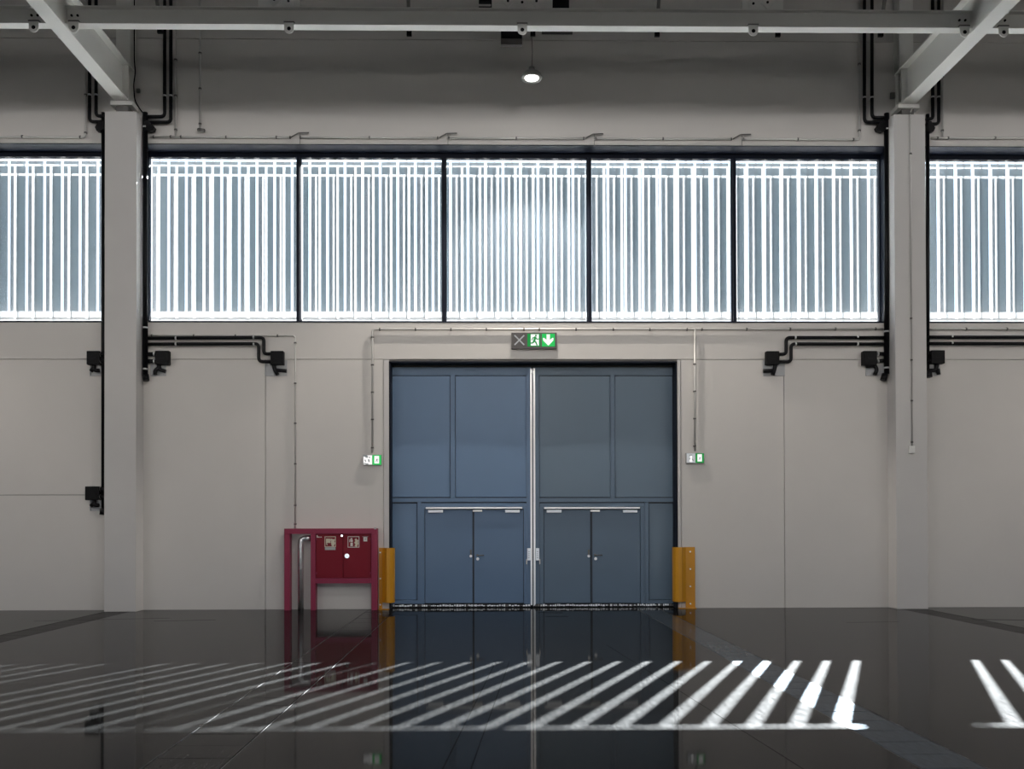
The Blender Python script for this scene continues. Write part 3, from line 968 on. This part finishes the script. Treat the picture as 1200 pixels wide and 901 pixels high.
RY = -.13
rx = at(352.5, 690, RY).x
rz = at(352.5, 630.8, RY).z
o = MB().tube([(rx, RY, 0.0), (rx, RY, rz), (X(364) - .002, RY, rz)], .060, 20, .13).tube([(rx, RY, .92), (rx, RY, .935)], .0625, 20).build('riser_pipe', M_PIPE)
tag(place(o, (rx, RY, 0)), 'polished steel riser pipe rising from the floor and bending into the red cabinet', 'pipe')

# ------------------------------------------------------------------ yellow door guards
def guard(side):
    s = -1 if side == 'left' else 1
    g = thing('door_guard', 'yellow steel guard at the %s door edge, %s' % (side, 'beside the red fire cabinet' if s < 0 else 'its bolted flange on bare wall'), 'guard', (s * 3.2, -.08, 0))
    if s < 0:
        xa, xb, xc, xd = at(444.2, 690, -.03).x, at(448, 690, -.03).x, at(451, 690, -.15).x, at(461.8, 690, -.15).x
    else:
        xa, xb, xc, xd = at(814.6, 690, -.03).x, at(803.5, 690, -.03).x, at(801, 690, -.15).x, at(790, 690, -.15).x
    zt, zb = at(448, 642, -.15).z, at(448, 707, -.15).z
    # flange on the wall
    MB().box(xa, xb - s * .0, -.036, -.014, 0.0, zt, .003).build('flange', M_YEL, g)
    # folded bulge in plan (x, y), swept vertically
    w = xd - xc
    outer = [(xb, -.014), (xb, -.06), (xc, -.10), (xc + w * .06, -.155), (xc + w * .22, -.190), (xc + w * .55, -.190), (xc + w * .84, -.155), (xd, -.09), (xd, .06)]
    inner = [(xd - s * -.012, .06), (xd - s * -.012, -.085), (xc + w * .80, -.143), (xc + w * .53, -.178), (xc + w * .24, -.178), (xc + w * .10, -.148), (xc - s * -.0 + w * .04, -.094), (xb + w * .03, -.055), (xb + w * .03, -.014)]
    MB().prism(outer + inner, zb + .012, zt, 'xy').build('bumper', M_YEL, g)
    MB().box(min(xa, xc + w * .42), max(xa, xc + w * .42), -.17, -.014, 0.0, .012).box(min(xa, xb), max(xa, xb), -.10, -.036, 0.012, zb * .0 + .02).build('base_plate', M_YEL, g)
    n = 3 if s < 0 else 4
    bx = at(445.6, 690, -.036).x if s < 0 else at(809, 690, -.036).x
    for i in range(n):
        z = zt - .10 - (zt - .20) * i / (n - 1)
        MB().disc(bx, z, .018, -.050, -.036, 8).build('bolt', M_BRIGHT, g)


guard('left'); guard('right')

# ------------------------------------------------------------------ black drain boxes
def valve_box(label, px0, py0, px1, py1, recess, hoses, stubs, mark=False):
    Yb = -.16
    a = at(px0, py1, Yb); b = at(px1, py0, Yb)
    t = thing('pipe_box', 'black square pipe box ' + label, 'box', ((a.x + b.x) / 2, -.08, a.z), group='black pipe boxes on the wall')
    MB().box(a.x, b.x, Yb, -.012, a.z, b.z, .014).build('case', M_BOXBLK, t)
    cx, cz = (a.x + b.x) / 2, (a.z + b.z) / 2
    MB().box(a.x + .045, b.x - .045, Yb - .008, Yb, a.z + .045, b.z - .045, .003).box(cx - .05, cx + .05, Yb - .014, Yb - .008, cz - .018, cz + .012).build('cover', M_BOXBLK, t)
    k = MB()
    for dx in (-.03, .03):
        k.tube([(cx + dx, -.08, b.z - .005), (cx + dx, -.08, b.z + .03)], .007, 6)
    k.build('top_screws', M_GALV, t)
    r0 = at(recess[0], recess[3], -.006); r1 = at(recess[2], recess[1], -.006)
    MB().box(r0.x, r1.x, -.006, 0.0, r0.z, r1.z).build('back_plate', M_GREYP, t)
    MB().box(r0.x, r0.x + .02, -.03, 0.0, r0.z, r1.z).box(r0.x, r1.x, -.02, 0, r0.z - .012, r0.z).build('plate_edge', M_GREYP, t)
    for hs in hoses:
        pts = [tuple(at(x, y, -.075)) for x, y in hs]
        MB().tube(pts, .042, 10, .06).build('hose', M_BLACK, t)
    for x0, y0, x1, y1 in stubs:
        p, q = at(x0, y0, -.09), at(x1, y1, -.09)
        MB().tube([tuple(p), tuple(q)], .042, 10).build('pipe_stub', M_BLACK, t)
        d = (q - p).normalized()
        e = p if abs(p.x - cx) < abs(q.x - cx) else q
        e2 = e + (d if e is p else -d) * .03
        MB().tube([tuple(e), tuple(e2)], .050, 10).build('pipe_collar', M_BRIGHT, t)


valve_box('left of the left column, higher of two', 101.2, 411, 116.4, 427, (105.6, 427, 121, 439.8), [[(110, 426), (110, 434), (116.5, 434)], [(110.5, 430), (106.5, 435)]], [(116.4, 415.4, 121.6, 415.4), (116.4, 423.4, 121.6, 422)], True)
valve_box('left of the left column, lower of two', 99.4, 569.8, 116, 586, (105.6, 586, 120, 598), [[(110.5, 585), (110.5, 592), (116, 592)], [(111, 589), (106.5, 593)]], [(116, 573, 121.4, 573), (116, 582, 121.4, 582)])
valve_box('against the fat pipe right of the left column', 181.6, 410.7, 197.6, 427, (176.8, 427, 194.6, 440), [[(186.3, 426), (186.3, 433), (194, 435)], [(186.3, 431), (181.5, 434), (182.2, 439)]], [(173, 414.8, 181.6, 414.8), (173, 422.9, 181.6, 423.4)])
valve_box('above the thin conduit left of the blue doors', 316.8, 411, 332, 427, (310.6, 422, 336.4, 440), [[(321, 426), (321.4, 432), (325.5, 439.4)], [(322, 433.6), (335.8, 434.6)]], [])
valve_box('at the end of two bent pipes right of the blue doors', 898.4, 411.2, 913.5, 427, (894, 422, 919.6, 439.8), [[(908.4, 426), (908, 432), (905.4, 439.4)], [(907, 434.4), (894.4, 434.6)]], [])
valve_box('against the fat pipe left of the right column', 1012, 411, 1028, 427.4, (1014.4, 427, 1036, 439.6), [[(1024, 427), (1028, 432.5), (1025, 439.4)], [(1024, 428.5), (1015, 429)]], [(1028, 414.6, 1037, 414.6), (1028, 423.2, 1037, 422)])
valve_box('right of the right column', 1091.6, 410.2, 1107.5, 425.8, (1087, 426, 1101.4, 439.4), [[(1098, 425), (1097, 434), (1088, 434)], [(1099, 432), (1100, 439)]], [(1087.6, 414, 1091.6, 414), (1087.6, 422, 1091.6, 422)], True)

# ------------------------------------------------------------------ black pipes
def pipe(label, pts, r=.036, Y=-.09, name='black_pipe', fillet=.09, clips=(), group=None, extra=None):
    P3 = [tuple(at(x, y, Y)) for x, y in pts]
    t = thing(name, label, 'pipe', P3[0], group=group)
    MB().tube(P3, r, 12, fillet).build('run', M_BLACK, t)
    for cx, cy, ax in clips:
        c = at(cx, cy, Y)
        d = Vector((1, 0, 0)) if ax == 'x' else Vector((0, 0, 1))
        MB().tube([tuple(c - d * .018), tuple(c + d * .018)], r + .004, 12).box(c.x - .02, c.x + .02, Y, 0, c.z - .02, c.z + .02).build('pipe_clamp', M_BRIGHT if name != 'x' else M_CLIP, t)
    if extra:
        extra(t)
    return t


gl = 'black drain pipes'
# upper pipes beside the columns
pipe('outer black pipe dropping from above left of the left column', [(105, -60), (105, 142.6), (122, 142.6)], clips=((105, 111.3, 'z'),), group=gl)
pipe('inner black pipe dropping from above left of the left column', [(112.6, -60), (112.6, 136), (122, 136)], clips=((112.6, 111.3, 'z'),), group=gl)
pipe('inner black pipe dropping from above right of the left column', [(193, -60), (193, 136.6), (170, 136.6)], clips=((193, 112.3, 'z'),), group=gl)
pipe('outer black pipe dropping from above right of the left column', [(200.2, -60), (200.2, 143.2), (170, 143.2)], clips=((200.2, 112.3, 'z'),), group=gl)
pipe('outer black pipe dropping from above left of the right column', [(1013, -60), (1013, 143.2), (1038, 143.2)], clips=((1013, 114.3, 'z'),), group=gl)
pipe('inner black pipe dropping from above left of the right column', [(1021.8, -60), (1021.8, 137.8), (1038, 137.8)], clips=((1021.8, 114.3, 'z'),), group=gl)
pipe('inner black pipe dropping from above right of the right column', [(1093, -60), (1093, 139.4), (1085, 139.4)], clips=((1093, 113.8, 'z'),), group=gl)
pipe('outer black pipe dropping from above right of the right column', [(1100, -60), (1100, 145.4), (1085, 145.4)], clips=((1100, 113.8, 'z'),), group=gl)


# fat down pipes at the columns
def foot(px, py, lean):
    def f(t):
        a = at(px, py - 7, -.11); b = at(px + lean, py, -.13)
        MB().tube([tuple(a), tuple(b)], .068, 12).build('outlet_bend', M_BLACK, t)
    return f


def head(px0, px1, py0, py1, s):
    def f(t):
        a, b = at(px0, py0, -.10), at(px1, py1, -.10)
        MB().prism([(a.x, a.z), (a.x, b.z + .05), (a.x + (b.x - a.x) * .5, b.z), (b.x, b.z + .02), (b.x + s * .03, b.z + .09), (a.x + (b.x - a.x) * .55, a.z)], -.16, -.04).build('branch_fitting', M_BLACK, t)
    return f


def both(*fs):
    def f(t):
        for q in fs: q(t)
    return f


pipe('fat black down pipe on the right side of the left column', [(170.2, 132), (170.2, 440)], r=.055, Y=-.11, fillet=0, clips=((170.2, 149, 'z'), (170.2, 384, 'z'), (170.2, 432.4, 'z')), extra=both(foot(170.6, 446, 0.8), head(170, 180.6, 143, 155, 1)))
pipe('thin black down pipe on the left side of the left column', [(121.0, 132), (121.0, 596)], r=.040, Y=-.05, fillet=0, extra=both(foot(121.2, 603, -.8), head(122, 114, 143, 155, -1)))
pipe('fat black down pipe on the left side of the right column', [(1039, 133), (1039, 438)], r=.055, Y=-.11, fillet=0, clips=((1039, 151.5, 'z'), (1039, 388.5, 'z'), (1039, 431, 'z')), extra=both(foot(1037, 445.5, -2), head(1038.5, 1027, 142, 155, -1)))
pipe('black down pipe half hidden on the right side of the right column', [(1087.0, 134), (1087.0, 437)], r=.040, Y=-.05, fillet=0, extra=both(foot(1088, 442, 1), head(1086, 1093, 143, 156, 1)))
# horizontal pairs below the windows
pipe('upper black pipe running from the left column to a box left of the doors', [(172, 396.4), (309.2, 395.2), (309.2, 414.6), (317, 414.6)], clips=((206.2, 396, 'x'), (297.3, 395.2, 'x')), group=gl)
pipe('lower black pipe running from the left column to a box left of the doors', [(172, 403.2), (303.2, 402.6), (303.2, 423.8), (317, 423.8)], clips=((206.2, 403, 'x'), (297.5, 403.2, 'x')), group=gl)
pipe('upper black pipe running from the right column to a box right of the doors', [(1038, 395.5), (921.2, 395.5), (921.2, 415), (913.4, 415)], clips=((1005, 395, 'x'), (932, 395.5, 'x')), group=gl)
pipe('lower black pipe running from the right column to a box right of the doors', [(1038, 403), (927, 403), (927, 424), (913.4, 424)], clips=((1005, 403, 'x'), (932.4, 403, 'x')), group=gl)
pipe('upper of two black pipes running right from the right column', [(1087, 395), (1330, 395)], clips=((1115.6, 394.4, 'x'),), group=gl)
pipe('lower of two black pipes running right from the right column', [(1087, 402.4), (1330, 402.4)], clips=((1115.6, 402, 'x'),), group=gl)

# ------------------------------------------------------------------ thin metal conduits
def conduit(label, runs, clips, r=.021, Y=-.048, extra=None, fillet=.07, back=0.0):
    b = at(*runs[0][0], Y)
    t = thing('conduit', label, 'conduit', tuple(b))
    for run in runs:
        MB().tube([tuple(at(x, y, Y)) for x, y in run], r, 8, fillet).build('tube', M_GALV, t)
    for cx, cy, ax in clips:
        c = at(cx, cy, Y)
        d = Vector((1, 0, 0)) if ax == 'x' else Vector((0, 0, 1))
        MB().tube([tuple(c - d * .014), tuple(c + d * .014)], r + .013, 8).box(c.x - .012, c.x + .012, Y, back, c.z - .012, c.z + .012).build('clip', M_CLIP, t)
    if extra: extra(t)
    return t


yw = lambda x: 160.2 + (x - 177) * (163.4 - 160.2) / (1006 - 177)
runs = [[(177, yw(177)), (340.5, yw(340.5))], [(351, yw(351)), (514.5, yw(514))], [(524, yw(524)), (685.5, yw(685))], [(697, yw(697)), (858.5, yw(858))], [(869, yw(869)), (1007, 163.4), (1007, -60)], [(205.8, -60), (205.8, yw(205) - 1)]]
cl = []
for x in (180, 200, 212, 265, 324, 340, 352, 433, 513, 526, 605, 684, 698, 777, 857, 871, 935, 1000):
    cl.append((x, yw(x), 'x'))
for y in (70, 112, 152): cl.append((205.8, y, 'z'))
for y in (75, 153): cl.append((1007, y, 'z'))


def bypass(t):
    for x0 in (341, 514.5, 686, 859):
        MB().tube([tuple(at(x0, yw(x0), -.05)), tuple(at(x0 + 9, yw(x0) - 5.2, -.07)), tuple(at(x0 + 21, yw(x0) - 5.4, -.07))], .014, 8, .03).build('bypass_loop', M_CLIP, t)
        MB().tube([tuple(at(x0 + 10.5, yw(x0) - 5, -.05)), tuple(at(x0 + 10.5, yw(x0) + 8, -.03))], .005, 6).build('drop_wire', M_CLIP, t)


conduit('long thin conduit with small loops along the wall above the middle window', runs, cl, extra=bypass)
conduit('thin conduit turning down above the left window', [[(-140, 159.5), (100, 160.8), (100.3, -60)]], [(26, 160, 'x'), (94, 160.6, 'x'), (100.3, 155.5, 'z'), (100.3, 111, 'z')])
conduit('thin conduit with a branch above the right window', [[(1091, 161.6), (1330, 161.6)], [(1104.3, -60), (1104.3, 160.5)]], [(1098.5, 161.6, 'x'), (1111, 161.6, 'x'), (1166, 161.6, 'x'), (1104.3, 153, 'z'), (1104.3, 90, 'z')])


def sensor(t):
    a = at(235.5, 152.5, -.07)
    MB().tube([tuple(a + Vector((-.06, 0, .01))), tuple(a + Vector((.085, -.05, -.03)))], .038, 10).build('sensor_head', M_CLIP, t)


conduit('short vertical conduit ending in a small dark sensor above the middle window', [[(234.4, -60), (234.4, 150)]], [(234.4, 62, 'z'), (234.4, 103.8, 'z'), (234.4, 145, 'z')], r=.020, extra=sensor, fillet=0)
conduit('thin conduit dropping to the top of the red fire cabinet', [[(174, 393.2), (346, 393.2), (346, 619.5)]], [(177.8, 393.2, 'x'), (227, 393.2, 'x'), (276, 393.2, 'x'), (325.3, 393.2, 'x'), (346, 401.6, 'z'), (346, 449, 'z'), (346, 496, 'z'), (346, 543.5, 'z'), (346, 592, 'z'), (346, 614, 'z')], r=.016, Y=-.031)
conduit('thin conduit feeding the three emergency signs around the blue doors', [[(436.4, 530.5), (436.4, 385.8), (814.4, 385.8), (1035, 385.3)], [(814.4, 386), (814.4, 528.6)]],
        [(445, 385.8, 'x'), (487, 385.8, 'x'), (528.5, 385.8, 'x'), (570, 385.8, 'x'), (614, 385.8, 'x'), (632, 385.8, 'x'), (675, 385.8, 'x'), (718.7, 385.8, 'x'), (761.5, 385.8, 'x'), (805, 385.8, 'x'), (822.5, 385.8, 'x'), (875, 385.6, 'x'), (926, 385.5, 'x'), (979, 385.4, 'x'), (1026, 385.3, 'x'),
         (436.4, 395, 'z'), (436.4, 427.5, 'z'), (436.4, 459.5, 'z'), (436.4, 491.5, 'z'), (436.4, 524.6, 'z'), (814, 426.5, 'z'), (814, 458.5, 'z'), (814, 490.5, 'z'), (814, 522.5, 'z')])
conduit('thin conduit above the black pipes in the right bay', [[(1088, 385.4), (1330, 385.4)]], [(1132, 385.4, 'x'), (1180, 385.4, 'x')])


def socket(t):
    a = at(1065.6, 531, -.47); b = at(1071.6, 522.5, -.47)
    MB().box(a.x, b.x, -.50, -.431, a.z, b.z, .006).build('socket_box', M_STEELW, t)


cc = conduit('thin conduit down the front of the right column ending in a small grey box', [[(1069, 126), (1066.8, 133), (1069, 523)]], [(1066.9, 133, 'z'), (1067.3, 180, 'z'), (1067.8, 373, 'z'), (1068.3, 421.7, 'z'), (1068.7, 469.4, 'z'), (1068.9, 518, 'z')], r=.014, Y=-.455, extra=socket, fillet=.03, back=-.431)

# loose cable beside the left post
P3 = [tuple(at(x, y, -.12)) for x, y in ((157.6, -60), (157.4, 70), (158.6, 85), (156.5, 100), (158, 118), (164, 128), (169, 134))]
o = MB().tube(P3, .014, 8, .08).build('black_cable', M_BLACK)
tag(place(o, P3[0]), 'thin black cable hanging beside the steel post above the left column', 'cable')
P3 = [tuple(at(x, y, -.12)) for x, y in ((1053.8, -60), (1053.8, 118))]
o = MB().tube(P3, .020, 8).build('post_conduit', M_GALV)
tag(place(o, P3[0]), 'upright conduit beside the steel post above the right column', 'conduit')

for px0, py0, px1, py1, lab in ((159.4, 108, 163.6, 103.5, 'tiny dark sensor on the upper wall beside the left steel post'), (1044, 115, 1049, 108, 'tiny dark sensor on the upper wall beside the right steel post')):
    a = at(px0, py0, -.08); b = at(px1, py1, -.08)
    o = MB().box(a.x, b.x, -.08, -.03, a.z, b.z, .008).box((a.x + b.x) / 2 - .012, (a.x + b.x) / 2 + .012, -.03, 0, a.z + .02, b.z - .02).build('wall_sensor', M_CLIP)
    tag(place(o, ((a.x + b.x) / 2, -.04, a.z)), lab, 'sensor')

for o in list(bpy.data.objects):
    if '_base' in o:
        del o['_base']
